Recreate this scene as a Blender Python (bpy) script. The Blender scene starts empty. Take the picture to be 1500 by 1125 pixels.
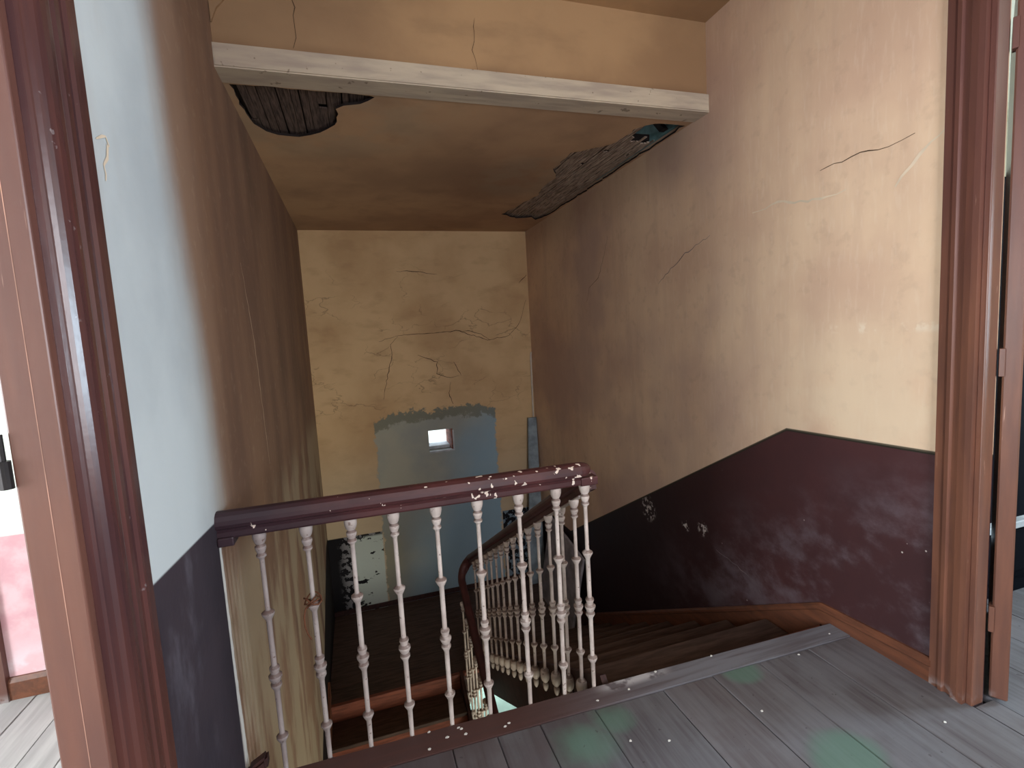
import bpy, bmesh, math, random
from mathutils import Vector, Matrix
random.seed(7)
S = bpy.context.scene
C = S.collection
PI = math.pi

# ------------------------------------------------------------------ camera
FPX, PITCH, YAW, ROLL = 726.683, 0.1003, 0.3016, -0.0572
fw = Vector((math.sin(YAW)*math.cos(PITCH), math.cos(YAW)*math.cos(PITCH), -math.sin(PITCH)))
rt = Vector((math.cos(YAW), -math.sin(YAW), 0)); up = rt.cross(fw)
c_, s_ = math.cos(ROLL), math.sin(ROLL)
R_, U_ = rt*c_ + up*s_, -rt*s_ + up*c_
cam = bpy.data.cameras.new('camera'); cam.sensor_width = 36; cam.sensor_fit = 'HORIZONTAL'
cam.lens = 36*FPX/1500; cam.clip_start = 0.02
co = bpy.data.objects.new('camera', cam); C.objects.link(co)
M = Matrix((R_, U_, -fw)).transposed().to_4x4(); M.translation = (0.4824, -1.7874, 1.5014)
co.matrix_world = M
S.camera = co

# ------------------------------------------------------------------ world, lights, exposure
W = bpy.data.worlds.new('sky'); S.world = W; W.use_nodes = True
bg = W.node_tree.nodes['Background']
bg.inputs[0].default_value = (0.78, 0.90, 1.0, 1); bg.inputs[1].default_value = 4.0
vs = S.view_settings
vs.view_transform = 'Standard'; vs.look = 'None'; vs.gamma = 1; vs.use_curve_mapping = False
vs.exposure = 0.0

def area(name, loc, target, sx, sy, power, col):
    l = bpy.data.lights.new(name, 'AREA'); l.shape = 'RECTANGLE'; l.size = sx; l.size_y = sy
    l.energy = power; l.color = col
    o = bpy.data.objects.new(name, l); C.objects.link(o)
    o.location = loc
    o.rotation_euler = (Vector(target)-Vector(loc)).to_track_quat('-Z', 'Y').to_euler()
    return o
area('window_daylight_left_room', (-3.56, -2.45, 1.55), (0, -1.6, 1.3), 1.3, 1.5, 210, (0.90, 0.96, 1.0))
area('window_daylight_right_room', (6.12, -1.62, 1.62), (0, -0.9, 1.4), 0.65, 1.4, 190, (0.68, 0.85, 1.0))
area('window_daylight_corridor', (1.35, -3.3, 1.75), (1.4, 1.0, 1.5), 1.1, 1.4, 76, (0.95, 0.94, 1.0))
area('back_door_daylight', (1.7, 4.7, -2.3), (1.6, 3.2, -3.1), 1.2, 1.1, 22, (0.90, 1.0, 0.92))
area('lower_hall_fill', (1.65, .05, -2.1), (1.25, 1.7, -1.3), .9, .7, 42, (1.0, 0.97, 0.80))  # unseen fill light added below to brighten baluster drops and risers

# ------------------------------------------------------------------ node expressions
def lin(r, g, b):
    f = lambda v: ((v/255+0.055)/1.055)**2.4 if v > 10.3 else v/255/12.92
    return (f(r), f(g), f(b), 1)

class V:
    def __init__(s, e, k): s.e = e; s.k = k
    def _m(s, op, *o): return s.e.math(op, s, *o)
    def __add__(s, o): return s._m('ADD', o)
    __radd__ = __add__
    def __sub__(s, o): return s._m('SUBTRACT', o)
    def __rsub__(s, o): return s.e.math('SUBTRACT', o, s)
    def __mul__(s, o): return s._m('MULTIPLY', o)
    __rmul__ = __mul__
    def abs(s): return s._m('ABSOLUTE')
    def min(s, o): return s._m('MINIMUM', o)
    def max(s, o): return s._m('MAXIMUM', o)
    def lt(s, o): return s._m('LESS_THAN', o)
    def gt(s, o): return s._m('GREATER_THAN', o)

class Exp:
    def __init__(s, nt): s.nt = nt; s._p = None
    def node(s, t): return s.nt.nodes.new(t)
    def put(s, sock, v):
        if isinstance(v, V): s.nt.links.new(v.k, sock)
        else: sock.default_value = v
    def math(s, op, *a):
        n = s.node('ShaderNodeMath'); n.operation = op
        for i, v in enumerate(a): s.put(n.inputs[i], v)
        return V(s, n.outputs[0])
    def pos(s, local=False):
        if local:
            n = s.node('ShaderNodeTexCoord'); o = n.outputs['Object']
        else:
            n = s.node('ShaderNodeNewGeometry'); o = n.outputs['Position']
        x = s.node('ShaderNodeSeparateXYZ'); s.nt.links.new(o, x.inputs[0])
        return [V(s, k) for k in x.outputs]
    def vec(s, x, y, z):
        n = s.node('ShaderNodeCombineXYZ')
        for i, v in enumerate((x, y, z)): s.put(n.inputs[i], v)
        return V(s, n.outputs[0])
    def noise(s, v, scale=1., detail=3., rough=.55):
        n = s.node('ShaderNodeTexNoise'); s.put(n.inputs['Vector'], v)
        n.inputs['Scale'].default_value = scale; n.inputs['Detail'].default_value = detail
        n.inputs['Roughness'].default_value = rough
        return V(s, n.outputs[0])
    def voro(s, v, scale=1., feature='F1'):
        n = s.node('ShaderNodeTexVoronoi'); n.feature = feature; s.put(n.inputs['Vector'], v)
        n.inputs['Scale'].default_value = scale
        return V(s, n.outputs['Distance'])
    def step(s, v, a, b, lo=0., hi=1.):
        n = s.node('ShaderNodeMapRange'); n.interpolation_type = 'SMOOTHSTEP'
        s.put(n.inputs[0], v); s.put(n.inputs[1], a); s.put(n.inputs[2], b)
        n.inputs[3].default_value = lo; n.inputs[4].default_value = hi
        return V(s, n.outputs[0])
    def mix(s, f, a, b):
        n = s.node('ShaderNodeMix'); n.data_type = 'RGBA'
        s.put(n.inputs[0], f); s.put(n.inputs[6], a); s.put(n.inputs[7], b)
        return V(s, n.outputs[2])
    def rnd(s):
        n = s.node('ShaderNodeObjectInfo'); return V(s, n.outputs['Random'])

def mat(name, fn, rough=.8, bump=.0, spec=.3):
    m = bpy.data.materials.new(name); m.use_nodes = True
    nt = m.node_tree; b = nt.nodes['Principled BSDF']; e = Exp(nt)
    b.inputs['Specular IOR Level'].default_value = spec
    r = fn(e)
    if not isinstance(r, dict): r = {'c': r}
    e.put(b.inputs['Base Color'], r['c'])
    e.put(b.inputs['Roughness'], r.get('r', rough))
    if 'metal' in r: b.inputs['Metallic'].default_value = r['metal']
    if 'h' in r:
        n = nt.nodes.new('ShaderNodeBump'); n.inputs['Strength'].default_value = r.get('bs', .4)
        n.inputs['Distance'].default_value = r.get('bd', .01)
        e.put(n.inputs['Height'], r['h']); nt.links.new(n.outputs[0], b.inputs['Normal'])
    return m

def chalk(e, x, y, z, f=1.): return e.noise(e.vec(x, y, z), 2.3*f, 6, .62)

def f_wall_right(e):
    x, y, z = e.pos(); p = e.vec(x, y, z)
    n1 = e.noise(p, 1.1, 5); n2 = e.noise(e.vec(x, y*6., z*.7), 1.3, 5); n3 = e.noise(p, 14, 4)
    base = e.mix(e.step(n1, .35, .68), lin(228, 198, 166), lin(208, 174, 148))
    base = e.mix(e.step(n2, .42, .78)*.28, base, lin(184, 150, 130))
    mauve = e.step(e.noise(p, .9, 3), .42, .62)*e.step(y, .2, 1.1)
    base = e.mix(e.step(e.noise(e.vec(x, y*26., z*5.), 2., 4), .50, .72)*.16, base, lin(236, 218, 196))
    base = e.mix(e.step(n3, .54, .72)*.18, base, lin(168, 138, 116))
    base = e.mix(mauve*.6, base, lin(180, 152, 142))
    pale = e.step(z, 1.75, 1.0)*e.step(y, .6, -.1)*e.step(e.noise(p, 3.2, 5), .38, .6)
    base = e.mix(pale*.6, base, lin(228, 206, 176))
    white = e.step((z-1.44).abs(), .03, .005)*e.step(y, .05, -.1)*e.step(e.noise(p, 18, 3), .52, .64)
    base = e.mix(white*.7, base, lin(232, 214, 190))
    top_tone = e.step(z-(2.74-.25*n1), -.35, .1)*e.step(y, .85, 1.2)  # browner towards the top of the wall beyond the beam
    base = e.mix(top_tone*.35, base, lin(120, 92, 70))
    # painted dado following the stair
    line = (.930-.032*y).min(.917-.566*(y-.24)).max(-.72)
    m = (z-line).lt(.0)
    d = e.mix(e.step(n1, .3, .7), lin(78, 46, 46), lin(62, 40, 42))
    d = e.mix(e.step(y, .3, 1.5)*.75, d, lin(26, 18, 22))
    dust = e.step(e.noise(e.vec(x, y*1.6, z*2.2), 2.1, 7, .66), .40, .70)*e.step(z-(.55-.5*y), .30, -.30)*e.step(y, 1.9, .2)
    d = e.mix(dust*.42, d, lin(134, 126, 134))
    def spot(cy, cz, r):
        q = ((y-cy)*(y-cy)+(z-cz)*(z-cz))
        return e.step(q, r*r, .0)*e.step(e.noise(p, 34, 4), .53, .57)
    w = spot(1.56, .06, .12).max(spot(.91, .13, .06)).max(spot(1.09, .09, .05))
    speck = e.step(e.voro(p, 13.), .06, .045)*e.step(y, 1.2, 0.)*e.step(e.noise(p, 6., 2), .5, .6)
    d = e.mix(w.max(speck*.8), d, lin(205, 196, 190))
    border = e.step((z-line).abs(), .010, .005)
    col = e.mix(m, base, d); col = e.mix(border*.9, col, lin(38, 40, 30))
    return {'c': col, 'r': e.mix(m, (.85,.85,.85,1), (.5,.5,.5,1)), 'h': n3*.4+n1, 'bs': .25, 'bd': .012}

def f_wall_left(e):
    x, y, z = e.pos(); p = e.vec(x, y, z)
    n1 = e.noise(p, 1.2, 5); n2 = e.noise(e.vec(x, y*2.2, z*.5), 1.5, 5); n3 = e.noise(p, 16, 4)
    och = e.mix(e.step(n2, .35, .68), lin(144, 117, 98), lin(124, 100, 87))
    och = e.mix(e.step(n1, .5, .7)*.4, och, lin(104, 86, 74))
    och = e.mix(e.step(n3, .55, .72)*.18, och, lin(180, 160, 136))
    lp = e.step(e.noise(e.vec(x, y*2.4, z*.8), 1.3, 5), .42, .55)*e.step(z, .85, .55)
    och = e.mix(lp*.7, och, lin(174, 162, 140))
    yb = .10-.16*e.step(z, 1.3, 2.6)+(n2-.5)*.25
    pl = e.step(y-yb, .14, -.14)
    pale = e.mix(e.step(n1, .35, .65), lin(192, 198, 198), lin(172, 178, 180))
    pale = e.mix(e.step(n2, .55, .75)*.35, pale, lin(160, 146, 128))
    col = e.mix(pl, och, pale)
    # wainscot on the landing with its pale plaster edge
    line = .945-.07*y
    low = e.step(y, .022, .018)*e.step(z-line, .004, -.004)
    d = e.mix(e.step(n1, .3, .7), lin(58, 48, 54), lin(38, 34, 42))
    d = e.mix(e.step(chalk(e, x, y*2., z), .52, .75)*.35, d, lin(126, 122, 132))
    below = e.step(z, .96, .94)
    col = e.mix(below*e.step(y, .02, .026), col, och)
    edge = e.step((y-.034-(n3-.5)*.02-.02*e.step(z, .5, -.1)).abs(), .014+.012*e.step(z, .6, 0.), .010)*below
    col = e.mix(edge, col, lin(216, 214, 208))
    col = e.mix(low, col, d)
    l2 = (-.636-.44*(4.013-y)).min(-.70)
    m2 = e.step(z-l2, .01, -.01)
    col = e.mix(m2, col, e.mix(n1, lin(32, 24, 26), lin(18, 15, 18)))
    return {'c': col, 'r': .8, 'h': n3*.35+n2*.7, 'bs': .3, 'bd': .014}

def f_wall_back(e):
    x, y, z = e.pos(); p = e.vec(x, y, z)
    n1 = e.noise(p, 1.3, 5); n2 = e.noise(e.vec(x, y, z*2.5), 3.2, 5); n3 = e.noise(p, 17, 4)
    och = e.mix(e.step(n1, .35, .66), lin(214, 182, 138), lin(194, 160, 118))
    och = e.mix(e.step(n2, .5, .75)*.35, och, lin(164, 130, 94))
    wv = e.vec(x+(n2-.5)*.5, y, z*1.5+(n1-.5)*.8)
    ck = e.step(e.voro(wv, 2.6, 'DISTANCE_TO_EDGE'), .014, .004)*e.step(e.noise(p, 2.2, 3), .47, .58)*e.step(z, .5, .8)*e.step(z, 2.5, 2.0)
    och = e.mix(ck*.45, och, lin(104, 80, 58))
    och = e.mix(e.step(z, .6, -.5)*.5, och, lin(184, 176, 156))
    rag = (e.noise(p, 9, 6, .7)-.5)*.20
    top = .66+rag*1.6+(x-1.3)*.02-.09*e.step(x, 1.9, 2.1)-.06*e.step(x, .85, .6)
    xr = (2.075+rag*.8); xl = (.62+rag*.8)
    pm = e.step(z-top, .012, -.012)*e.step(x-xr, .012, -.012)*e.step(x-xl, -.012, .012)
    cem = e.mix(e.step(e.noise(p, 1.6, 4), .35, .65), lin(172, 170, 154), lin(152, 156, 150))
    blue = e.step(x+(.2-z)*.55+(n1-.5)*.8, 1.35, 2.1)
    cem = e.mix(blue*.75, cem, lin(140, 174, 194))
    yel = e.step(x, 1.1, .7)*e.step(z, -.4, -1.1)
    cem = e.mix(yel*.5, cem, lin(126, 116, 84))
    band = e.step(z-(top-.10-.05*n1), -.02, .02)
    cem = e.mix(band*.7, cem, lin(112, 112, 94))
    col = e.mix(pm, och, cem)
    # black dado either side, flaking
    wl = e.step(z, -.722, -.734)*(e.step(x, .62, .60)+e.step(x, 2.09, 2.10))
    fl = e.step(e.noise(p, 16, 4), .50, .53)
    peelL = e.step(x+(e.noise(p, 5., 4)-.5)*.18, .24, .30)*e.step(z, -.74, -.78)
    keep = e.step(e.noise(e.vec(x, y, z*1.5), 7.5, 4), .60, .63)
    black = lin(22, 20, 24)
    dado = e.mix(peelL, e.mix(fl*e.step(x, .08, .2)*.8, black, lin(150, 148, 150)), e.mix(keep, lin(196, 206, 196), black))
    dado = e.mix(e.step(x, 1.5, 1.6), dado, e.mix(fl, black, lin(120, 138, 150)))
    col = e.mix(wl*(1-pm), col, dado)
    lower = e.step(z, -1.83, -1.85)
    col = e.mix(lower, col, lin(190, 205, 188))
    return {'c': col, 'r': .85, 'h': n3*.3+n2+pm*.6, 'bs': .35, 'bd': .014}

def f_over(e):
    x, y, z = e.pos(); p = e.vec(x, y, z)
    n1 = e.noise(p, 1.4, 5); n2 = e.noise(e.vec(x*.8, y, z*2.), 3, 5); n3 = e.noise(p, 16, 4)
    c = e.mix(e.step(n1, .35, .66), lin(176, 142, 104), lin(152, 120, 88))
    c = e.mix(e.step(n2, .52, .75)*.4, c, lin(136, 108, 80))
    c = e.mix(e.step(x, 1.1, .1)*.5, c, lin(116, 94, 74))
    c = e.mix(e.step(z, 2.90, 2.85)*e.step(n2, .3, .6)*.35, c, lin(120, 90, 66))
    return {'c': c, 'r': .85, 'h': n3*.3+n1, 'bs': .25, 'bd': .012}

def f_ceiling(e):
    x, y, z = e.pos(); p = e.vec(x, y, z)
    n1 = e.noise(p, 1.2, 5); n2 = e.noise(p, 3.4, 5); n3 = e.noise(p, 14, 4)
    c = e.mix(e.step(n1, .35, .66), lin(188, 154, 120), lin(163, 131, 103))
    c = e.mix(e.step(n2, .5, .7)*.3, c, lin(140, 112, 88))
    q = ((x-.35)*(x-.35)+(y-1.15)*(y-1.15))
    ring = e.step(q, .75, .25)*e.step(e.noise(p, 2.5, 4), .40, .55)
    q2 = ((x-2.0)*(x-2.0)+(y-2.1)*(y-2.1))*1.2
    ring2 = e.step(q2, .5, .1)*e.step(e.noise(p, 2.8, 4), .42, .56)
    c = e.mix(ring.max(ring2)*.38, c, lin(168, 152, 128))
    return {'c': c, 'r': .9, 'h': n3*.3+n2, 'bs': .3, 'bd': .012}

def f_beam(e):
    x, y, z = e.pos(); p = e.vec(x, y, z)
    n = e.noise(e.vec(x*.6, y*4, z*4), 6, 5)
    c = e.mix(e.step(n, .35, .7), lin(196, 182, 160), lin(172, 158, 142))
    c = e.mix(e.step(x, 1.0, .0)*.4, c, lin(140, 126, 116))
    c = e.mix(e.step(e.noise(p, 22, 2), .68, .72)*.6, c, lin(96, 80, 66))
    return {'c': c, 'r': .75, 'h': n, 'bs': .3, 'bd': .006}

def f_frame(e):
    x, y, z = e.pos(); p = e.vec(x, y, z)
    n = e.noise(e.vec(x*8, y*8, z*.9), 3, 5); n2 = e.noise(p, 22, 3)
    c = e.mix(e.step(n, .3, .7), lin(122, 80, 62), lin(102, 68, 56))
    c = e.mix(e.step(z, 1.2, 2.2)*.55, c, lin(88, 54, 54))
    c = e.mix(e.step(e.noise(e.vec(x*30, y*30, z*2.), 3., 3), .72, .76)*.5, c, lin(196, 158, 138))
    c = e.mix(e.step(x, 1.0, .5)*.5, c, lin(86, 54, 50))
    c = e.mix(e.step(z, .05, .0)*e.step(n2, .45, .6)*.5, c, lin(170, 165, 165))
    return {'c': c, 'r': .36, 'h': n*.6+n2*.2, 'bs': .25, 'bd': .004}

def f_frame_dark(e):
    x, y, z = e.pos(); p = e.vec(x, y, z)
    n = e.noise(e.vec(x*10, y*10, z*.8), 3, 5); n2 = e.noise(p, 40, 3)
    c = e.mix(e.step(n, .3, .7), lin(84, 50, 46), lin(64, 40, 42))
    c = e.mix(e.step(z, 1.2, .5)*.45, c, lin(104, 62, 46))
    c = e.mix(e.step(n2, .70, .74)*.5, c, lin(140, 130, 130))
    return {'c': c, 'r': .26, 'h': n*.6+n2*.3, 'bs': .3, 'bd': .003}

def f_board(e):
    x, y, z = e.pos(); p = e.vec(x, y, z); r = e.rnd()
    g = e.noise(e.vec(x*22, y*1.3, r*40), 1.6, 6, .62)
    n = e.noise(p, 2.6, 5)
    c = e.mix(e.step(g, .35, .68), lin(100, 100, 104), lin(80, 78, 82))
    c = e.mix(r*.25, c, lin(120, 104, 100))
    c = e.mix(e.step(g, .60, .72)*.55, c, lin(62, 56, 60))
    c = e.mix(e.step(n, .45, .62)*.35, c, lin(122, 123, 128))
    brown = e.step(n+(1.25-x)*.30, .42, .72)  # browner boards towards the left, with the floor's light falloff put in
    c = e.mix(brown*.62, c, lin(68, 52, 52))
    def blot(cx, cy, rad):
        q = ((x-cx)*(x-cx)+(y-cy)*(y-cy)*1.4)
        return e.step(q+(n-.5)*rad*rad*2.2, rad*rad, .1*rad*rad)
    gr = blot(1.15, -.24, .17).max(blot(1.97, -.62, .17)).max(blot(1.96, -.15, .10)).max(blot(1.3, -.17, .12))
    c = e.mix(gr*.55, c, lin(92, 130, 112))
    c = e.mix(e.step(e.noise(p, 30, 2), .70, .74)*.5, c, lin(50, 44, 46))
    return {'c': c, 'r': .62, 'h': g, 'bs': .35, 'bd': .004}

def f_edge(e):
    x, y, z = e.pos(); p = e.vec(x, y, z)
    g = e.noise(e.vec(x*1.2, y*20, z*20), 2, 6)
    c = e.mix(e.step(x, .9, 1.8), lin(84, 58, 54), lin(118, 118, 124))
    c = e.mix(e.step(g, .4, .7)*.5, c, lin(74, 56, 54))
    w = e.step((x-1.5).abs(), .2, .08)*e.step(y, -.065, -.03)*e.step(e.noise(p, 12, 3), .38, .5)
    c = e.mix(w*.8, c, lin(196, 194, 196))
    return {'c': c, 'r': .6, 'h': g, 'bs': .3, 'bd': .004}

def f_left_board(e):
    x, y, z = e.pos(); r = e.rnd()
    g = e.noise(e.vec(x*16, y*1.2, r*30), 1.6, 6)
    c = e.mix(e.step(g, .3, .7), lin(202, 200, 200), lin(176, 174, 175))
    return {'c': c, 'r': .6, 'h': g, 'bs': .3, 'bd': .004}

def wood(a, b, rough=.45, sx=1., sy=1., sz=1.):
    def f(e):
        x, y, z = e.pos(); r = e.rnd()
        g = e.noise(e.vec(x*sx+r*9., y*sy, z*sz), 6, 5)
        return {'c': e.mix(e.step(g, .3, .7), lin(*a), lin(*b)), 'r': rough, 'h': g, 'bs': .3, 'bd': .004}
    return f

def f_rail(e):
    x, y, z = e.pos(); p = e.vec(x, y, z)
    n = e.noise(e.vec(x*1.5, y*1.5, z*4), 4, 5)
    c = e.mix(e.step(n, .3, .7), lin(82, 44, 44), lin(62, 34, 36))
    c = e.mix(e.step(x, .55, .05)*.8, c, lin(44, 34, 42))
    prob = e.step(x, .1, 1.35)*.10
    ch = e.step(e.noise(e.vec(x*.9, y, z*.6), 46, 2, .4), .735-prob, .745-prob)*e.step(y, .12, .09)
    c = e.mix(ch, c, lin(226, 210, 196))
    return {'c': c, 'r': .42, 'h': n*.4-ch*.6, 'bs': .3, 'bd': .004}

def f_baluster(e):
    x, y, z = e.pos(True); wx, wy, wz = e.pos(); p = e.vec(wx, wy, wz)
    c = e.mix(e.step(e.noise(p, 9, 4), .35, .65), lin(210, 198, 190), lin(184, 170, 162))
    c = e.mix(e.step(wx, .75, .0)*e.step(wy, .1, .05)*.75, c, lin(118, 106, 106))  # left landing balusters greyer: weaker light there put into the colour
    band = None     # rust, dirt and shade painted into the grooves of the turned rings
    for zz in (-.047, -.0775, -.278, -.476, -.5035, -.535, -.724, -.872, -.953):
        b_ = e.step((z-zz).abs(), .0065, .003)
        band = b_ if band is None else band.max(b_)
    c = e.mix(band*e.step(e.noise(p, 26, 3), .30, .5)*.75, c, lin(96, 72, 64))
    c = e.mix(e.step(e.noise(p, 60, 3), .64, .70)*.7, c, lin(92, 64, 52))
    return {'c': c, 'r': .5, 'h': e.noise(p, 70, 3), 'bs': .25, 'bd': .002}

def plain(col, rough=.7, metal=None, var=.12, sc=8):
    def f(e):
        x, y, z = e.pos(); p = e.vec(x, y, z)
        a = lin(*col); b = lin(*[max(0, v*(1-var*2)) for v in col])
        d = {'c': e.mix(e.step(e.noise(p, sc, 4), .3, .7), a, b), 'r': rough}
        if metal is not None: d['metal'] = metal
        return d
    return f

def f_left_room(e):
    x, y, z = e.pos(); p = e.vec(x, y, z)
    n = e.noise(p, 9, 4)
    pink = e.mix(e.step(n, .35, .65), lin(222, 180, 184), lin(206, 156, 162))
    pink = e.mix(e.step(z, .35, .12)*e.step(n, .4, .6)*.7, pink, lin(232, 216, 220))
    c = e.mix(e.step(z, .75, .742), lin(226, 230, 220), pink)
    return {'c': c, 'r': .8, 'h': e.noise(p, 20, 3), 'bs': .3, 'bd': .01}

MT = {
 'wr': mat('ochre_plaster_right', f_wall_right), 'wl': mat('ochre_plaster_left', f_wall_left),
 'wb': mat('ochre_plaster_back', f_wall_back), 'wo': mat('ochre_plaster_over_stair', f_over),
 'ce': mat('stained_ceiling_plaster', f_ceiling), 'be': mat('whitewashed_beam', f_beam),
 'fr': mat('brown_frame_paint', f_frame, spec=.5), 'fd': mat('dark_frame_paint', f_frame_dark, spec=.5),
 'bo': mat('worn_floorboards', f_board), 'ed': mat('worn_edge_board', f_edge), 'lb': mat('pale_floorboards', f_left_board),
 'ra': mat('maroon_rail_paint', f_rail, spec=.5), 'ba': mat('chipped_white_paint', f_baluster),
 'lr': mat('white_and_pink_wall', f_left_room),
 'tr': mat('stair_tread_wood', wood((92, 74, 66), (66, 52, 46), .6, 1, 8, 8)),
 'ri': mat('stair_riser_wood', wood((146, 86, 68), (112, 66, 54), .5, 1, 8, 8)),
 'sk': mat('brown_skirting_paint', wood((116, 72, 52), (94, 60, 46), .4, 6, 1, 6)),
 'st': mat('dark_string_paint', wood((72, 46, 42), (50, 34, 34), .6, 6, 2, 4)),
 'la': mat('old_lath_wood', wood((192, 172, 154), (104, 88, 76), .85, 26, 1.5, 4)),
 'ld': mat('dark_lath_wood', wood((104, 88, 80), (58, 48, 46), .9, 24, 1.5, 4)),
 'cs': mat('paint_seam', plain((176, 132, 114), .6)),
 'na': mat('dark_navy_paint', plain((8, 10, 17), .8), spec=.03),
 'cw': mat('faint_scratch', plain((132, 118, 120), .9)),
 'dk': mat('dark_void_boards', plain((38, 30, 28), .9)),
 'te': mat('teal_painted_board', plain((112, 152, 154), .7)),
 'wh': mat('white_ledge_paint', plain((205, 210, 215), .6)),
 'cr': mat('cream_room_plaster', plain((240, 236, 216), .85, var=.03)),
 'pw': mat('plain_white_plaster', plain((226, 228, 220), .85, var=.04)),
 'co': mat('lower_concrete', plain((150, 172, 162), .8, var=.05)),
 'me': mat('dark_iron', plain((60, 56, 56), .45, .8)),
 'ru': mat('rusty_wire', plain((112, 70, 48), .8)),
 'ck': mat('crack_shadow', plain((92, 70, 50), 1.)),
 'cp': mat('pale_scratch', plain((226, 206, 180), .9, var=.05)),
 'pl': mat('grey_blue_plank_paint', plain((150, 164, 172), .6)),
 'pg': mat('grey_panel_paint', plain((158, 150, 152), .7)),
 'pi': mat('white_conduit_plastic', plain((216, 206, 190), .5, var=.05)),
 'bk': mat('brick_reveal', plain((168, 110, 96), .9, var=.2, sc=25)),
 'fl': mat('white_flake', plain((225, 222, 215), .9, var=.03)),
 'gd': mat('outdoor_ground', plain((190, 190, 180), .9)),
}

# ------------------------------------------------------------------ geometry helpers
def obj(name, bm, m, parent=None, smooth=False):
    me = bpy.data.meshes.new(name); bm.normal_update()
    bmesh.ops.recalc_face_normals(bm, faces=bm.faces[:])
    bm.to_mesh(me); bm.free(); me.materials.append(MT[m])
    if smooth:
        for f in me.polygons: f.use_smooth = True
    o = bpy.data.objects.new(name, me); C.objects.link(o)
    if parent: o.parent = parent
    return o
def struct(o): o['kind'] = 'structure'; return o
def tag(o, label, cat, group=None):
    o['label'] = label; o['category'] = cat
    if group: o['group'] = group
    return o
def empty(name, loc=(0, 0, 0)):
    o = bpy.data.objects.new(name, None); C.objects.link(o); o.location = loc; o.empty_display_size = .1
    return o
def keep(ch, par):      # parent without moving (parents are only ever translated)
    ch.parent = par; ch.matrix_parent_inverse = Matrix.Translation(par.location).inverted(); return ch
def bx(bm, x0, x1, y0, y1, z0, z1):
    vs_ = [bm.verts.new((x, y, z)) for z in (z0, z1) for y in (y0, y1) for x in (x0, x1)]
    for q in ((0, 2, 3, 1), (4, 5, 7, 6), (0, 1, 5, 4), (2, 6, 7, 3), (0, 4, 6, 2), (1, 3, 7, 5)):
        bm.faces.new([vs_[i] for i in q])
def box(name, b, m, parent=None, bev=0.):
    bm = bmesh.new(); bx(bm, *b)
    if bev: bmesh.ops.bevel(bm, geom=bm.edges[:], offset=bev, segments=2, affect='EDGES', profile=.5)
    return obj(name, bm, m, parent)
def boxes(name, bs, m, parent=None):
    bm = bmesh.new()
    for b in bs: bx(bm, *b)
    return obj(name, bm, m, parent)
def prism(name, pts, axis, a, b, m, parent=None):
    """extrude a 2-D outline along an axis; pts are the two other coordinates in axis order"""
    bm = bmesh.new()
    def mk(p, t):
        l = list(p); l.insert(axis, t); return bm.verts.new(l)
    A = [mk(p, a) for p in pts]; B = [mk(p, b) for p in pts]; n = len(pts)
    bm.faces.new(A); bm.faces.new(B[::-1])
    for i in range(n): bm.faces.new((A[i], A[(i+1) % n], B[(i+1) % n], B[i]))
    bmesh.ops.triangulate(bm, faces=[f for f in bm.faces if len(f.verts) > 4])
    return obj(name, bm, m, parent)
def sweep(name, path, prof, m, parent=None, cap=True):
    """profile (right, up) swept along a path; up stays as near world up as the slope allows"""
    bm = bmesh.new(); P = [Vector(p) for p in path]; rings = []
    for i, p in enumerate(P):
        t0 = (P[i]-P[i-1]).normalized() if i else (P[1]-P[0]).normalized()
        t1 = (P[i+1]-P[i]).normalized() if i < len(P)-1 else t0
        t = (t0+t1).normalized(); k = 1/max(.5, t.dot(t0))
        r = t.cross(Vector((0, 0, 1))).normalized(); u = r.cross(t)
        rings.append([bm.verts.new(p+r*a*(k if abs(t0.z-t1.z) < .02 else 1)+u*b) for a, b in prof])
    n = len(prof)
    for i in range(len(rings)-1):
        for j in range(n): bm.faces.new((rings[i][j], rings[i][(j+1) % n], rings[i+1][(j+1) % n], rings[i+1][j]))
    if cap: bm.faces.new(rings[0]); bm.faces.new(rings[-1][::-1])
    return obj(name, bm, m, parent)
def ribbon(name, pts, axis, at, out, w, m, parent):
    """hairline crack in a wall: thin jagged strip"""
    rnd = random.Random(str(pts)); Q = []
    for i in range(len(pts)-1):
        a, b = Vector(pts[i]), Vector(pts[i+1]); k = max(2, int((b-a).length/.035))
        for j in range(k):
            q = a.lerp(b, j/k)
            if j or i: q += Vector((rnd.uniform(-1, 1), rnd.uniform(-1, 1)))*.007
            Q.append(q)
    Q.append(Vector(pts[-1])); bm = bmesh.new(); prev = None; n = len(Q)
    for i, q in enumerate(Q):
        t = (Q[min(n-1, i+1)]-Q[max(0, i-1)]).normalized(); nn = Vector((-t.y, t.x))
        ww = w*(.35+.65*math.sin(PI*(i+.5)/n))*rnd.uniform(.6, 1.2)*.5
        vv = []
        for s in (-1, 1):
            l = list(q+nn*ww*s); l.insert(axis, at+out); vv.append(bm.verts.new(l))
        if prev: bm.faces.new((prev[0], prev[1], vv[1], vv[0]))
        prev = vv
    return obj(name, bm, m, parent)
def holed(bm, outer, holes, z):
    """flat sheet with holes in it, at height z"""
    es = []
    for loop in [outer]+holes:
        vv = [bm.verts.new((x, y, z)) for x, y in loop]
        for i in range(len(vv)): es.append(bm.edges.new((vv[i], vv[(i+1) % len(vv)])))
    bmesh.ops.triangle_fill(bm, use_beauty=True, use_dissolve=False, edges=es)
def jag(pts, amp, step, seed):
    r = random.Random(seed); out = []
    for i in range(len(pts)):
        a, b = Vector(pts[i]), Vector(pts[(i+1) % len(pts)]); k = max(1, int((b-a).length/step))
        for j in range(k):
            q = a.lerp(b, j/k); out.append((q.x+r.uniform(-amp, amp), q.y+r.uniform(-amp, amp)))
    return out
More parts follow.
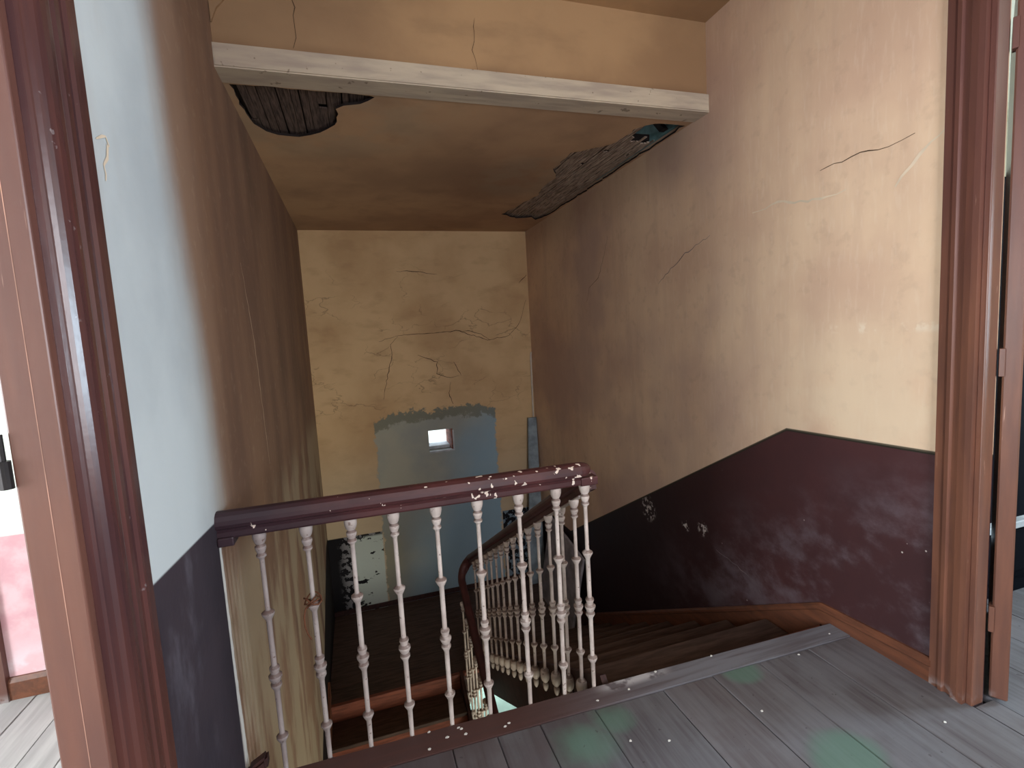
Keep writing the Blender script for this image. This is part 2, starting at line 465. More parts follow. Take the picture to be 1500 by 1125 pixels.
def inside(p, poly):
    x, y = p; r = False
    for i in range(len(poly)):
        (a, b), (c, d) = poly[i], poly[i-1]
        if (b > y) != (d > y) and x < (c-a)*(y-b)/(d-b)+a: r = not r
    return r

WX, D, HC, HL, YB = 2.60, 4.114, 2.744, 3.25, 0.80     # well width, depth, ceilings, wall over the stair
LZ, R1, G1 = -1.65, 0.1833, 0.317                       # half landing level, upper flight rise and going
LOW, R2, G2, Y2 = -3.10, 0.1611, 0.29, 2.60             # lower floor, lower flight rise, going, start

# ------------------------------------------------------------------ setting
# left wall (thin partition, doorway y -1.75..-0.80, head 2.35)
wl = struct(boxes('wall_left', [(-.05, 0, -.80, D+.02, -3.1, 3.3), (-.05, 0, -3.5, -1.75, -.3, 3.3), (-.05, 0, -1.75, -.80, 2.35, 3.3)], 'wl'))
wr = struct(boxes('wall_right', [(WX, WX+.10, -.60, D+.02, -3.1, 3.3), (WX, WX+.10, -3.5, -1.55, -.3, 3.3), (WX, WX+.10, -1.55, -.60, 2.75, 3.3)], 'wr'))
# back wall with the little hole and the low back door
hx0, hx1, hz0, hz1 = 1.235, 1.530, .145, .405
BT = D+.40
wb = struct(boxes('wall_back', [(-.05, WX+.1, D, BT, hz1, 3.3), (-.05, hx0, D, BT, -1.9, hz1), (hx1, WX+.1, D, BT, -1.9, hz1),
        (hx0, hx1, D, BT, -1.9, hz0), (-.05, .9, D, BT, -3.2, -1.9), (2.4, WX+.1, D, BT, -3.2, -1.9)], 'wb'))
for pts in [[(.97, 1.55), (.88, 1.46), (.89, 1.34), (.82, 1.11), (.75, .83)],
            [(.75, 1.5), (.97, 1.56), (1.2, 1.56), (1.51, 1.57), (1.69, 1.58), (1.83, 1.52), (2.04, 1.45), (2.31, 1.48), (2.47, 1.64), (2.56, 1.91)],
            [(1.69, 1.58), (1.84, 1.56), (1.96, 1.52), (2.07, 1.44)],
            [(1.18, 1.32), (1.4, 1.22), (1.39, 1.08), (1.55, 1.02), (1.65, 1.04)], [(1.6, 1.21), (1.68, 1.04)],
            [(1.55, .97), (1.52, .84), (1.56, .7)], [(1.01, 2.29), (1.16, 2.29), (1.47, 2.25)], [(2.48, 2.12), (2.585, 2.22)]]:
    ribbon('plaster_crack', pts, 1, D, -.0015, .008, 'ck', wb)
for pts, w, cm in [([(.45, 2.08), (.28, 2.09), (.04, 2.04), (-.09, 2.05)], .013, 'cp'), ([(-.3, 2.0), (-.39, 2.1), (-.48, 2.16)], .012, 'cp'),
            ([(.78, .04), (.6, .01), (.46, -.02), (.41, -.07)], .006, 'cw'), ([(.79, 2.03), (1.06, 1.95), (1.34, 1.8)], .005, 'cw')]:
    ribbon('plaster_scratch', pts, 0, WX, -.0015, w, cm, wr)
for pts in [[(.04, 2.17), (-.15, 2.18), (-.27, 2.17), (-.37, 2.18)], [(2.06, 2.28), (2.13, 2.13), (2.25, 1.95), (2.44, 1.88), (2.5, 1.76)]]:
    ribbon('plaster_crack', pts, 0, WX, -.0015, .0045, 'ck', wr)
for pts in [[(-.57, 1.99), (-.54, 1.99)], [(-.49, 1.96), (-.44, 1.98), (-.43, 1.96), (-.47, 1.92), (-.47, 1.88)], [(.88, 1.91), (1.01, 1.54), (1.07, .89)]]:
    ribbon('plaster_scratch', pts, 0, 0, .0015, .009, 'cp', wl)
wo = struct(box('wall_over_stair', (0, WX, YB, YB+.10, HC+.02, 3.3), 'wo'))
prism('plaster_ledge', [(.005, 2.93), (.03, 2.99), (.09, 3.06), (.16, 3.14), (.13, 3.155), (.06, 3.08), (.005, 3.01)], 1, YB-.012, YB, 'wo', wo)
ribbon('plaster_crack', [(.33, 2.86), (.35, 2.96), (.34, 3.2)], 1, YB, -.0015, .004, 'ck', wo)
ribbon('plaster_crack', [(1.2, 2.85), (1.18, 2.95), (1.2, 3.1)], 1, YB, -.0015, .003, 'ck', wo)

# landing ceiling and the broken stair ceiling
struct(box('ceiling_landing', (-.05, WX+.1, -3.5, YB, HL, HL+.08), 'wo'))
holeL = [(.03, .935), (.03, 1.05), (.035, 1.26), (.07, 1.43), (.15, 1.52), (.28, 1.535), (.40, 1.45), (.485, 1.33), (.50, 1.12), (.53, 1.07), (.61, 1.04), (.69, .95), (.66, .935)]
holeR = [(2.575, .975), (2.585, 1.25), (2.575, 1.9), (2.585, 2.4), (2.57, 2.86), (2.575, 3.30), (2.51, 3.50), (2.43, 3.38), (2.27, 3.45), (2.06, 3.29), (2.12, 2.91),
         (2.19, 2.55), (2.13, 2.23), (2.17, 2.10), (2.06, 1.88), (2.05, 1.52), (2.26, 1.36), (2.29, 1.09), (2.36, .985)]
hL, hR = jag(holeL, .008, .05, 1), jag(holeR, .012, .05, 2)
bm = bmesh.new()
holed(bm, [(0, YB+.1), (WX, YB+.1), (WX, D), (0, D)], [hL, hR], HC)
g = bmesh.ops.extrude_face_region(bm, geom=bm.faces[:])
for v in g['geom']:
    if isinstance(v, bmesh.types.BMVert): v.co.z += .013
cs = struct(obj('ceiling_stair', bm, 'ce'))
cs.data.materials.append(MT['dk'])
for f in cs.data.polygons:
    if abs(f.normal.z) < .5: f.material_index = 1
def laths(poly, x0, x1, y0, y1, seed, gap=None, m='la', w0=.022, w1=.030, g0=.006, g1=.012):
    r = random.Random(seed); x = x0
    while x < x1:
        w = r.uniform(w0, w1); a, b = y0+r.uniform(0, .03), y1
        if gap and x+w > gap[0]: a = gap[1]+r.uniform(-.05, .05)
        cut = r.random()
        segs = [(a, b)]
        if cut < .35: m_ = r.uniform(a+.2, b-.2); segs = [(a, m_), (m_+r.uniform(.01, .05), b)]
        for p, q in segs:
            if any(inside((x+w/2, p+(q-p)*k/20), poly) for k in range(21)):
                dz = r.uniform(0, .008); s = r.uniform(-.005, .005)
                bm = bmesh.new(); bx(bm, x, x+w, p, q, HC+.024+dz, HC+.031+dz)
                for v in bm.verts:
                    if v.co.y > (p+q)/2: v.co.x += s
                obj('lath', bm, m, cs)
        x += w+r.uniform(g0, g1)
laths(holeL, .01, .72, .91, 1.62, 3, m='ld', w0=.024, w1=.045, g0=.001, g1=.008)
laths(holeR, 2.03, 2.59, .93, 3.56, 4, gap=(2.37, 1.31), w0=.013, w1=.019, g0=.003, g1=.007)
# roof space over the stair, boards and lid added to keep sky out
struct(boxes('ceiling_sky_block', [(0, 2.37, .91, D, HC+.05, HC+.09), (2.37, WX, 1.36, D, HC+.05, HC+.09)], 'dk'))
struct(box('ceiling_sky_lid', (-.05, 2.7, .9, 2.9, 3.28, 3.32), 'dk'))
struct(box('trim_2', (2.572, 2.597, .92, 2.2, HC+.034, 3.2), 'te'))
bm = bmesh.new(); bx(bm, 2.535, 2.570, 1.10, 1.155, HC+.04, 3.1)
for v in bm.verts: v.co.y += (v.co.z-HC)*.9
tag(obj('roof_rafter', bm, 'dk'), 'dark slanting rafter seen through the gap in the broken ceiling', 'rafter')

# beam
bm = bmesh.new(); bx(bm, 0, WX, .775, .921, HC-.004, HC+.098)
bmesh.ops.bevel(bm, geom=[e for e in bm.edges if abs(e.verts[0].co.y-e.verts[1].co.y) < 1e-4 and e.verts[0].co.y < .8], offset=.006, segments=2, affect='EDGES')
tag(obj('ceiling_beam', bm, 'be'), 'long whitewashed timber beam across the head of the stairwell', 'beam')

# landing floor: slab, boards along y, edge board
def ye(x): return .040-.027*x
fl = struct(boxes('floor', [(0, WX, -3.5, -.02, -.26, -.03)], 'dk'))
seams = [0, .22, .45, .70, .87, 1.04, 1.27, 1.58, 1.82, 2.06, 2.33, 2.60]
rb = random.Random(5)
for a, b in zip(seams[:-1], seams[1:]):
    dz = rb.uniform(-.003, .001); e0 = ye((a+b)/2)-.115
    bm = bmesh.new(); bx(bm, a+.0013, b-.0013, -3.45, e0, -.03, dz)
    for v in bm.verts:
        if v.co.y > -1: v.co.y = ye(v.co.x)-.118
    bmesh.ops.bevel(bm, geom=[e for e in bm.edges if e.verts[0].co.z > -.02 and e.verts[1].co.z > -.02], offset=.003, segments=1, affect='EDGES')
    obj('floor_board', bm, 'bo', fl)
bm = bmesh.new(); bx(bm, .0, WX, -.1, 0, -.045, .003)
for v in bm.verts: v.co.y = ye(v.co.x)-(.115 if v.co.y < -.05 else .0)
bmesh.ops.bevel(bm, geom=[e for e in bm.edges if abs(e.verts[0].co.y-e.verts[1].co.y) < .1 and e.verts[0].co.y > -.06 and abs(e.verts[0].co.x-e.verts[1].co.x) > 1], offset=.010, segments=3, affect='EDGES')
obj('edge_board', bm, 'ed', fl)
box('edge_fascia', (0, WX, -.05, -.028, -.28, -.045), 'st', fl)

# right baseboard: level on the landing, then raking down the flight
bp = [(0, .0), (.022, .0), (.022, .075), (.016, .088), (.018, .100), (.010, .112), (0, .112)]
def skirt(name, pts, m, parent=None):
    """pts: (y, z of top) polyline on the right wall, board hanging .30 below on the slope"""
    bm = bmesh.new(); rows = []
    for y, zt, h in pts:
        rows.append([bm.verts.new(v) for v in ((WX, y, zt), (WX-.010, y, zt), (WX-.022, y, zt-.014), (WX-.022, y, zt-.030), (WX-.015, y, zt-.036), (WX-.015, y, zt-h), (WX, y, zt-h))])
    for a, b in zip(rows[:-1], rows[1:]):
        for j in range(7): bm.faces.new((a[j], a[(j+1) % 7], b[(j+1) % 7], b[j]))
    bm.faces.new(rows[0]); bm.faces.new(rows[-1][::-1])
    return obj(name, bm, m, parent)
struct(skirt('baseboard_right', [(-.485, .104, .104), (.015, .080, .11), (.03, .075, .34), (2.56, -1.36, .36), (2.62, -1.50, .16), (D, -1.50, .16)], 'sk'))
struct(box('baseboard_back', (.0, WX, D-.02, D, LZ, LZ+.05), 'st'))

# left doorway frame: casing with mouldings, jamb, hinge
d1 = struct(empty('door_1', (0, -1.27, 0)))
def casing(name, prof, m, par, z1):    # prof: (x, y) outline
    o = prism(name, prof, 2, 0, z1, m); return keep(o, par)
prof = [(0, -.535), (.012, -.535), (.014, -.575), (.020, -.580), (.020, -.592), (.014, -.597), (.016, -.625), (.024, -.632), (.025, -.650), (.017, -.656), (.018, -.672)]
for k in range(9):
    a = PI*k/8; prof.append((.020+.018*math.sin(a), -.676-.074*(1-math.cos(a))/2))
prof += [(.014, -.756), (.014, -.764)]
for k in range(5):
    a = PI*k/4; prof.append((.016+.012*math.sin(a), -.766-.016*(1-math.cos(a))/2))
prof += [(0, -.785)]
casing('casing', prof, 'fd', d1, 2.50)
keep(box('jamb', (-.052, .018, -.808, -.785, 0, 2.40), 'fr', bev=.003), d1)
keep(box('jamb', (-.052, .018, -1.77, -1.745, 0, 2.40), 'fr', bev=.003), d1)
casing('casing', [(x, -2.55-y) for x, y in prof], 'fd', d1, 2.50)
keep(box('head_casing', (0, .028, -1.78, -.77, 2.35, 2.50), 'fd', bev=.004), d1)
keep(box('seam_strip', (-.012, -.0108, -.8084, -.8075, 0, 2.4), 'cs'), d1)
def cyl(bm, p, r, h, n=12):
    bmesh.ops.create_cone(bm, cap_ends=True, segments=n, radius1=r, radius2=r, depth=h, matrix=Matrix.Translation(p))
bm = bmesh.new(); cyl(bm, (-.060, -.812, 1.325), .009, .045); cyl(bm, (-.060, -.812, 1.365), .004, .05)
keep(obj('hinge', bm, 'me', smooth=False), d1)

# right doorway frame and open leaf
d2 = struct(empty('door_2', (WX, -1.08, 0)))
pr = [(WX, -.480), (WX-.016, -.480), (WX-.018, -.505), (WX-.010, -.510), (WX-.024, -.516), (WX-.026, -.530), (WX-.016, -.536), (WX-.018, -.556), (WX-.028, -.562), (WX-.032, -.585), (WX-.032, -.604), (WX, -.604)]
casing('casing', pr, 'fr', d2, 2.90)
casing('casing', [(x, -2.16-y) for x, y in pr], 'fr', d2, 2.90)
keep(box('jamb', (WX-.01, WX+.052, -.625, -.604, 0, 2.78), 'fr', bev=.003), d2)
keep(box('jamb', (WX-.01, WX+.10, -1.556, -1.535, 0, 2.78), 'fr', bev=.003), d2)
keep(box('head_casing', (WX-.030, WX, -1.68, -.48, 2.74, 2.90), 'fr', bev=.004), d2)
# door leaf standing wide open into the far room, seen edge on
ld = Vector((.875, .484, 0)); lp = Vector((-ld.y, ld.x, 0)); base = Vector((2.715, -.668, 0))
def leafbox(name, a0, a1, t0, t1, z0, z1, m, bev=.003):
    bm = bmesh.new(); bx(bm, a0, a1, t0, t1, z0, z1)
    bmesh.ops.bevel(bm, geom=bm.edges[:], offset=bev, segments=1, affect='EDGES')
    bmesh.ops.transform(bm, matrix=Matrix((ld, lp, Vector((0, 0, 1)))).transposed().to_4x4(), verts=bm.verts)
    bmesh.ops.translate(bm, vec=base, verts=bm.verts)
    return keep(obj(name, bm, m), d2)
leafbox('door_leaf', 0, .78, 0, .052, .012, 2.68, 'fr', .005)
for z in (.28, 1.25, 2.36): leafbox('hinge', -.012, .03, .046, .062, z, z+.10, 'fr', .001)

# left room
lrm = struct(boxes('wall_left_room_end', [(-3.7, -.05, .905, 1.0, -.05, 3.1)], 'lr'))
struct(boxes('wall_left_room_side', [(-3.75, -3.65, -3.6, -3.15, -.05, 3.1), (-3.75, -3.65, -1.75, 1.0, -.05, 3.1), (-3.75, -3.65, -3.15, -1.75, -.05, .8), (-3.75, -3.65, -3.15, -1.75, 2.3, 3.1)], 'pw'))
struct(box('wall_left_room_front', (-3.7, -.05, -3.65, -3.55, -.05, 3.1), 'pw'))
struct(box('ceiling_left_room', (-3.75, -.05, -3.6, 1.0, 3.1, 3.18), 'pw'))
lf = struct(box('floor_left_room', (-3.7, -.052, -3.6, .905, -.20, -.03), 'dk'))
x = -3.65; rb = random.Random(9)
while x < -.06:
    w = rb.uniform(.13, .17); x1 = min(x+w, -.052)
    box('floor_board', (x+.003, x1-.003, -3.55, .90, -.03, rb.uniform(-.003, 0)), 'lb', lf); x = x1
box('floor_board', (-.051, -.001, -1.745, -.81, -.03, 0), 'lb', lf)
struct(prism('baseboard_left_room', [(.905, 0), (.885, 0), (.885, .08), (.895, .10), (.905, .10)], 0, -1.115, -.05, 'sk'))
t1 = struct(prism('trim_1', [(.905, 0), (.875, 0), (.875, 2.15), (.905, 2.15)], 0, -1.26, -1.115, 'fr'))

# right room
struct(box('wall_right_room_end', (WX+.1, 6.3, 1.2, 1.3, -.05, 3.1), 'cr'))
struct(boxes('wall_right_room_side', [(6.2, 6.3, -3.6, -1.97, -.05, 3.1), (6.2, 6.3, -1.27, 1.3, -.05, 3.1), (6.2, 6.3, -1.97, -1.27, -.05, .9), (6.2, 6.3, -1.97, -1.27, 2.35, 3.1)], 'cr'))
struct(box('wall_right_room_front', (WX+.1, 6.3, -3.65, -3.55, -.05, 3.1), 'cr'))
struct(box('ceiling_right_room', (WX+.1, 6.3, -3.6, 1.3, 3.1, 3.18), 'cr'))
rf = struct(box('floor_right_room', (WX+.1, 6.25, -3.6, 1.25, -.20, -.03), 'dk'))
x = WX+.002; rb = random.Random(11)
while x < 6.2:
    w = rb.uniform(.2, .28)
    y0, y1 = (-3.55, 1.2) if x > WX+.1 else (-1.53, -.63)
    x1 = x+w if x > WX+.1 else WX+.105
    box('floor_board', (x+.002, x1-.002, y0, y1, -.03, rb.uniform(-.003, 0)), 'bo', rf); x = x1
# corridor end behind the camera
struct(boxes('wall_corridor_end', [(-.05, .75, -3.6, -3.5, -.3, 3.3), (1.95, WX+.1, -3.6, -3.5, -.3, 3.3), (.75, 1.95, -3.6, -3.5, -.3, .95), (.75, 1.95, -3.6, -3.5, 2.5, 3.3)], 'wo'))

# lower storey
struct(box('floor_lower', (-.05, WX+.1, -1.2, 5.6, LOW-.1, LOW), 'co'))
struct(box('wall_light_stop', (-.05, WX+.1, -.35, -.25, LOW, -.26), 'wo'))  # unseen wall added to stop light leaking in under the landing
struct(box('ground', (-14, 18, BT+.0, 24, LOW-.12, LOW-.02), 'gd'))

# hole in the bricked-up opening
w1 = struct(empty('window_1', ((hx0+hx1)/2, D, hz0)))
keep(boxes('brick_reveal', [(hx1-.018, hx1-.001, D+.02, BT, hz0, hz1)], 'bk'), w1)
keep(boxes('plaster_lip', [(hx0, hx1+.012, D-.006, D+.05, hz0-.014, hz0+.004), (hx1-.004, hx1+.012, D-.006, D+.02, hz0, hz1-.02)], 'wh'), w1)
keep(box('sill', (hx0, hx1-.02, D+.16, BT-.02, hz0, hz0+.035), 'wh'), w1)

# ------------------------------------------------------------------ stairs
def flight(name, label, n, x0, x1, y0, dirn, z0, rise, going, loc):
    t = empty(name, loc); tag(t, label, 'staircase')
    for k in range(1, n+1):
        yb_ = y0+dirn*going*(k-1); z = z0-rise*k
        rz = z0-rise*(k-1)-.032
        ya, yb2 = sorted((yb_, yb_-dirn*.018))
        keep(box('riser', (x0, x1, ya, yb2, z, rz), 'ri'), t)
        if k < n:
            yc = yb_+dirn*(going+.022)
            a, b = sorted((yb_-dirn*.018, yc))
            o = box('tread', (x0, x1, a, b, z-.032, z), 'tr', bev=.008); keep(o, t)
    return t
up_f = flight('upper_flight', 'dark wooden stair flight going down along the right wall', 9, 1.405, WX-.024, 0.012, 1, 0, R1, G1, (2.0, 0, 0))
lo_f = flight('lower_flight', 'lower stair flight with reddish risers below the landing balustrade', 9, .003, 1.165, Y2, -1, LZ, R2, G2, (.6, Y2, LZ))
sl1 = R1/G1; sl2 = R2/G2
def ynz(y): return -sl1*y
keep(prism('string', [(.0, -.05), (.0, -.36), (2.56, ynz(2.56)-.36), (2.60, LZ-.2), (2.60, LZ+.0), (2.56, ynz(2.56)+.03), (.05, ynz(.05)+.03)], 0, 1.378, 1.405, 'st'), up_f)
keep(prism('soffit', [(.02, -.30), (.02, -.32), (2.55, ynz(2.55)-.32), (2.55, ynz(2.55)-.30)], 0, 1.405, WX-.024, 'st'), up_f)
def yn2(y): return LZ-sl2*(Y2-y)
keep(prism('string', [(Y2, LZ+.02), (Y2, LZ-.20), (.25, yn2(.25)-.17), (.25, yn2(.25)+.03)], 0, 1.165, 1.195, 'st'), lo_f)
keep(prism('soffit', [(Y2, LZ-.28), (Y2, LZ-.30), (.35, yn2(.35)-.30), (.35, yn2(.35)-.28)], 0, .003, 1.165, 'st'), lo_f)
keep(prism('skirting', [(Y2+.1, LZ+.16), (Y2+.1, LZ-.05), (.3, yn2(.3)-.15), (.3, yn2(.3)+.14)], 0, .003, .022, 'sk'), lo_f)
# half landing
lt = empty('half_landing', (1.3, 3.4, LZ)); tag(lt, 'dark boarded half landing at the foot of the upper flight', 'landing')
yy = Y2+.02; rb = random.Random(2)
while yy < D-.03:
    y1 = min(yy+rb.uniform(.16, .2), D-.022)
    keep(box('landing_board', (.003, WX-.024, yy+.001, y1-.001, LZ-.03, LZ-rb.uniform(0, .002)), 'tr'), lt); yy = y1
keep(box('landing_nosing', (.003, 1.40, Y2-.022, Y2+.021, LZ-.034, LZ+.001), 'ri', bev=.008), lt)
keep(box('landing_joist', (.003, WX-.024, Y2+.021, Y2+.08, LZ-.22, LZ-.034), 'st'), lt)
keep(box('landing_soffit', (.003, WX-.024, Y2+.08, D-.02, LZ-.22, LZ-.20), 'st'), lt)

# ------------------------------------------------------------------ balustrades
PROF = [(.0, 0), (.013, 0), (.0205, -.003), (.0230, -.012), (.0225, -.022), (.0185, -.036), (.0125, -.046), (.0180, -.051), (.0185, -.059), (.0150, -.068), (.0120, -.076), (.0165, -.080), (.0165, -.087), (.0095, -.093), (.0082, -.100),
        (.0080, -.272), (.013, -.276), (.0215, -.282), (.0215, -.288), (.014, -.302), (.0095, -.310),
        (.0092, -.472), (.0165, -.476), (.0175, -.484), (.0135, -.496), (.0140, -.500), (.0225, -.506), (.0225, -.513), (.0165, -.527), (.0135, -.532), (.0185, -.537), (.0185, -.545), (.0110, -.558), (.0095, -.565),
        (.0088, -.718), (.012, -.722), (.0200, -.728), (.0200, -.735), (.013, -.748), (.0095, -.755),
        (.0080, -.868), (.016, -.872), (.0255, -.882), (.0285, -.898), (.0280, -.915), (.0230, -.935), (.0140, -.948), (.0125, -.956), (.0160, -.962), (.0165, -.972), (.0135, -.990), (.0070, -1.004), (.0, -1.010)]
def baluster_mesh(n):
    bm = bmesh.new(); rings = []
    for r, z in PROF:
        rings.append([bm.verts.new((0, 0, z))] if r == 0 else [bm.verts.new((r*math.cos(2*PI*k/n), r*math.sin(2*PI*k/n), z)) for k in range(n)])
    for a, b in zip(rings[:-1], rings[1:]):
        for k in range(n):
            A = a if len(a) == 1 else (a[k], a[(k+1) % n]); B = b if len(b) == 1 else (b[k], b[(k+1) % n])
            bm.faces.new(list(A)+list(B)[::-1])
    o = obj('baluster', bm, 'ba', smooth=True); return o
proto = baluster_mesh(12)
first = True
def baluster(x, y, ztop, par, sz=1., rz=0, tilt=(0, 0)):
    global first
    o = proto if first else proto.copy()
    if not first: C.objects.link(o)
    first = False
    o.parent = None; o.location = (x, y, ztop); o.rotation_euler = (tilt[0], tilt[1], rz); o.scale = (1, 1, sz)
    o.parent = par; o.matrix_parent_inverse = Matrix.Translation(par.location).inverted()
    return o
# handrail section: broad round top over a moulded lower member
RP = [(-.020, -.042), (-.023, -.036), (-.023, -.020), (-.019, -.016), (-.021, -.010), (-.033, -.004), (-.037, .008), (-.036, .022), (-.029, .036), (-.016, .045), (0, .048),
      (.016, .045), (.029, .036), (.036, .022), (.037, .008), (.033, -.004), (.021, -.010), (.019, -.016), (.023, -.020), (.023, -.036), (.020, -.042)]
bl = tag(empty('landing_balustrade', (.67, .02, 0)), 'top landing balustrade with chipped maroon handrail over nine pale iron balusters', 'balustrade')
ZR = .925
pth = [(.0, .035, ZR), (.4, .028, ZR), (.9, .014, ZR), (1.30, .006, ZR)]
top = [(a, b) for a, b in RP]
hr = keep(sweep('handrail', pth, RP, 'ra'), bl)
# rounded nose of the rail at its right end
def nose(cx, cy, cz, ext):
    bm = bmesh.new(); rings = []
    for k in range(6):
        a = k/5*PI/2; s = math.cos(a); dx = ext*math.sin(a)
        rings.append([bm.verts.new((cx+dx, cy-u*max(s, .12), cz+(v-.02)*max(s, .12)+.02)) for u, v in RP[4:17]])
    n = len(rings[0])
    for a, b in zip(rings[:-1], rings[1:]):
        for j in range(n): bm.faces.new((a[j], a[(j+1) % n], b[(j+1) % n], b[j]))
    bm.faces.new(rings[-1])
    return obj('rail_nose', bm, 'ra')
keep(nose(1.30, .006, ZR, .05), bl)
keep(box('rail_block', (1.298, 1.372, -.022, .034, ZR-.046, ZR-.012), 'ra', bev=.004), bl)
for i, x in enumerate([.118, .266, .415, .564, .719, .877, 1.041, 1.198, 1.323]):
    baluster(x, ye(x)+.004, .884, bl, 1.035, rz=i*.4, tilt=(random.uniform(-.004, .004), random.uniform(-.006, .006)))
keep(box('rail_end_block', (.001, .05, .0, .08, .86, .89), 'ra', bev=.004), bl)

RS = [(a*.95, b*.95) for a, b in RP]
bf = tag(empty('flight_balustrade', (1.36, 1.3, -.6)), 'raking balustrade of closely spaced white balusters down the upper flight', 'balustrade')
def zr1(y): return .905-.562*y
pth = [(1.36, .03, .885), (1.36, .12, zr1(.12))]+[(1.36, y, zr1(y)) for y in (.5, 1.0, 1.5, 2.0, 2.4, 2.60)]
x2 = 1.255; rad = (1.36-x2)/2
za, zb_ = zr1(2.60), LZ+.93-.10
for k in range(1, 10):
    a = PI*k/10; t = k/10
    pth.append((1.36-rad*(1-math.cos(a)), 2.62+.10*math.sin(a), za+(zb_-za)*t))
def zr2(y): return zb_-.565*(2.60-y)
pth2 = [(x2, y, zr2(y)) for y in (2.58, 2.3, 1.8, 1.3, .8, .4)]
keep(sweep('handrail', pth+[pth2[0]], RS, 'ra'), bf)
keep(sweep('under_bar', [(px, py, pz-.046) for px, py, pz in pth[1:8]], [(-.015, -.004), (-.015, .006), (.015, .006), (.015, -.004)], 'ba'), bf)
for y in [.205, .362, .540, .715, .885, 1.05, 1.212, 1.372, 1.535, 1.695, 1.86, 2.02, 2.185, 2.35, 2.515]:
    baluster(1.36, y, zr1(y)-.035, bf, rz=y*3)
b2 = tag(empty('lower_balustrade', (x2, 1.4, -1.6)), 'steep dark handrail and balusters of the lower flight seen through the stairwell', 'balustrade')
keep(sweep('handrail', pth2, RS, 'ra'), b2)
for k in range(15):
    y = 2.50-k*.147
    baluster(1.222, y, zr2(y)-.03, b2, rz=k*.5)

# ------------------------------------------------------------------ loose things
def tube(name, pts, r, m, n=8, parent=None):
    cu = bpy.data.curves.new(name, 'CURVE'); cu.dimensions = '3D'; cu.bevel_depth = r; cu.bevel_resolution = 2
    sp = cu.splines.new('POLY'); sp.points.add(len(pts)-1)
    for q, p in zip(sp.points, pts): q.co = (*p, 1)
    o = bpy.data.objects.new(name, cu); C.objects.link(o)
    me = bpy.data.meshes.new_from_object(o.evaluated_get(bpy.context.evaluated_depsgraph_get()))
    bpy.data.objects.remove(o); me.materials.clear(); me.materials.append(MT[m])
    o = bpy.data.objects.new(name, me); C.objects.link(o)
    if parent: keep(o, parent)
    return o
pts = [(2.592, D+.0, 1.255), (2.588, D-.012, 1.25), (2.582, D-.016, 1.235), (2.580, D-.016, 1.2), (2.572, D-.016, .42), (2.56, D-.016, -.9)]
tag(tube('wall_conduit', pts, .011, 'pi'), 'thin white conduit running down the far right corner of the stairwell', 'pipe')
# long plank leaning in the far corner
bm = bmesh.new(); bx(bm, -.06, .06, -.02, .02, LZ, .44)
for v in bm.verts:
    t = (v.co.z-LZ)/(.44-LZ); wdt = .105-.05*t
    v.co.x = 2.44+.10*t+(wdt if v.co.x > 0 else -wdt); v.co.y += D-.05-.17*(1-t)
bmesh.ops.bevel(bm, geom=bm.edges[:], offset=.004, segments=1, affect='EDGES')
tag(obj('leaning_plank', bm, 'pl'), 'tall grey-blue plank leaning in the far right corner of the stairwell', 'plank')
# grey panel propped on the half landing by the right wall
bm = bmesh.new(); bx(bm, 0, .03, 2.72, 3.62, LZ, -.70)
for v in bm.verts:
    t = (v.co.z-LZ)/(.95); v.co.x += 2.37+.17*t
    if v.co.z > -1 and v.co.y < 3: v.co.z -= .16
bmesh.ops.bevel(bm, geom=bm.edges[:], offset=.004, segments=1, affect='EDGES')
tag(obj('propped_panel', bm, 'pg'), 'dull grey panel propped against the dado behind the raking balusters', 'panel')
# rusty wire twisted round the second baluster
wp = []
for k in range(30):
    a = k*.62; wp.append((.266+.025*math.cos(a)*(1+.22*math.sin(k)), .037+.025*math.sin(a), .592+.014*math.sin(k*.9)+(k*.0008)))
wp += [(.242, .02, .585), (.236, .012, .565), (.236, .006, .53), (.243, .006, .50), (.252, .012, .475)]
tag(tube('rusty_wire', wp, .003, 'ru'), 'rusty wire twisted round the upper ring of the second baluster from the left', 'wire')
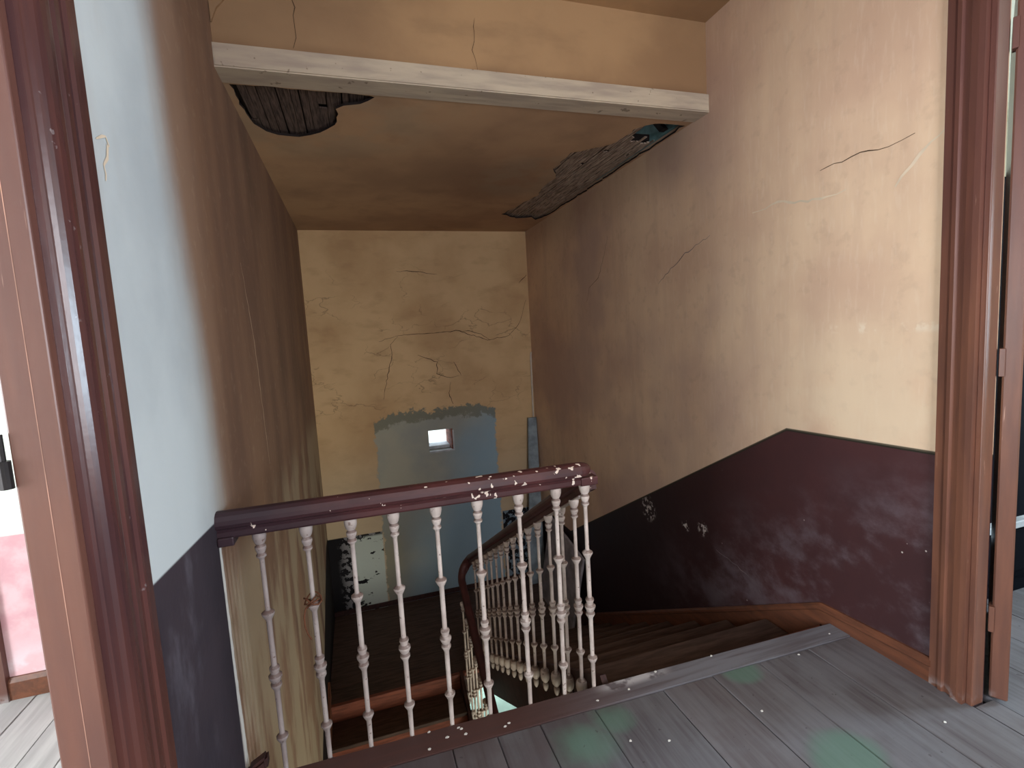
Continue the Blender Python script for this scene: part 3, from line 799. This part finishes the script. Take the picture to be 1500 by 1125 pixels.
# dark offcut at the left foot of the landing edge
bm = bmesh.new(); bx(bm, .004, .070, .0, .05, .003, .055)
for v in bm.verts:
    if v.co.x > .03: v.co.z += .03; v.co.y += .01
bmesh.ops.bevel(bm, geom=bm.edges[:], offset=.010, segments=2, affect='EDGES')
tag(obj('wood_offcut', bm, 'st'), 'small dark wooden block at the left foot of the landing edge', 'block')
# navy cupboard with white ledge in the dim room on the right
cb = tag(empty('dark_cupboard', (4.1, 0, 0)), 'dark navy cupboard with a white ledge in the dim room beyond the open door', 'cupboard')
keep(box('carcass', (3.30, 4.9, -.16, .35, .0, 2.12), 'na', bev=.006), cb)
keep(box('plinth', (3.32, 4.88, -.18, -.16, .0, .06), 'na'), cb)
keep(box('ledge', (3.30, 4.9, -.205, -.16, .358, .395), 'wh', bev=.004), cb)
keep(box('drawer_front', (3.36, 4.1, -.175, -.16, .10, .33), 'na', bev=.004), cb)
keep(box('drawer_front', (4.12, 4.86, -.175, -.16, .10, .33), 'na', bev=.004), cb)
# flakes of paint on the boards
fp = [(.63, .012), (.74, -.01), (.75, -.02), (.76, -.05), (.91, -.07), (.93, -.06), (1.3, -.08), (1.45, -.07), (1.86, -.36), (2.42, -.64), (2.51, -.1), (1.32, -.3), (1.45, -.35), (1.9, -.02), (1.61, -.02), (.62, -.07), (.69, -.04), (2.26, -.16)]
rf_ = random.Random(4)
for x, y in fp:
    y = min(y, ye(x)-.012)
    bm = bmesh.new(); n = 5
    z0 = .0032 if y > ye(x)-.115 else .0012
    lo = [bm.verts.new((math.cos(2*PI*k/n)*rf_.uniform(.004, .009), math.sin(2*PI*k/n)*rf_.uniform(.003, .006), 0)) for k in range(n)]
    hi = [bm.verts.new((v.co.x*.9, v.co.y*.9, .0025)) for v in lo]
    bm.faces.new(lo[::-1]); bm.faces.new(hi)
    for k in range(n): bm.faces.new((lo[k], lo[(k+1) % n], hi[(k+1) % n], hi[k]))
    o = obj('paint_flake', bm, 'fl'); o.location = (x, y, z0)
    tag(o, 'small white paint flake fallen on the worn landing floorboards', 'paint flake', 'paint flakes on the landing floor')
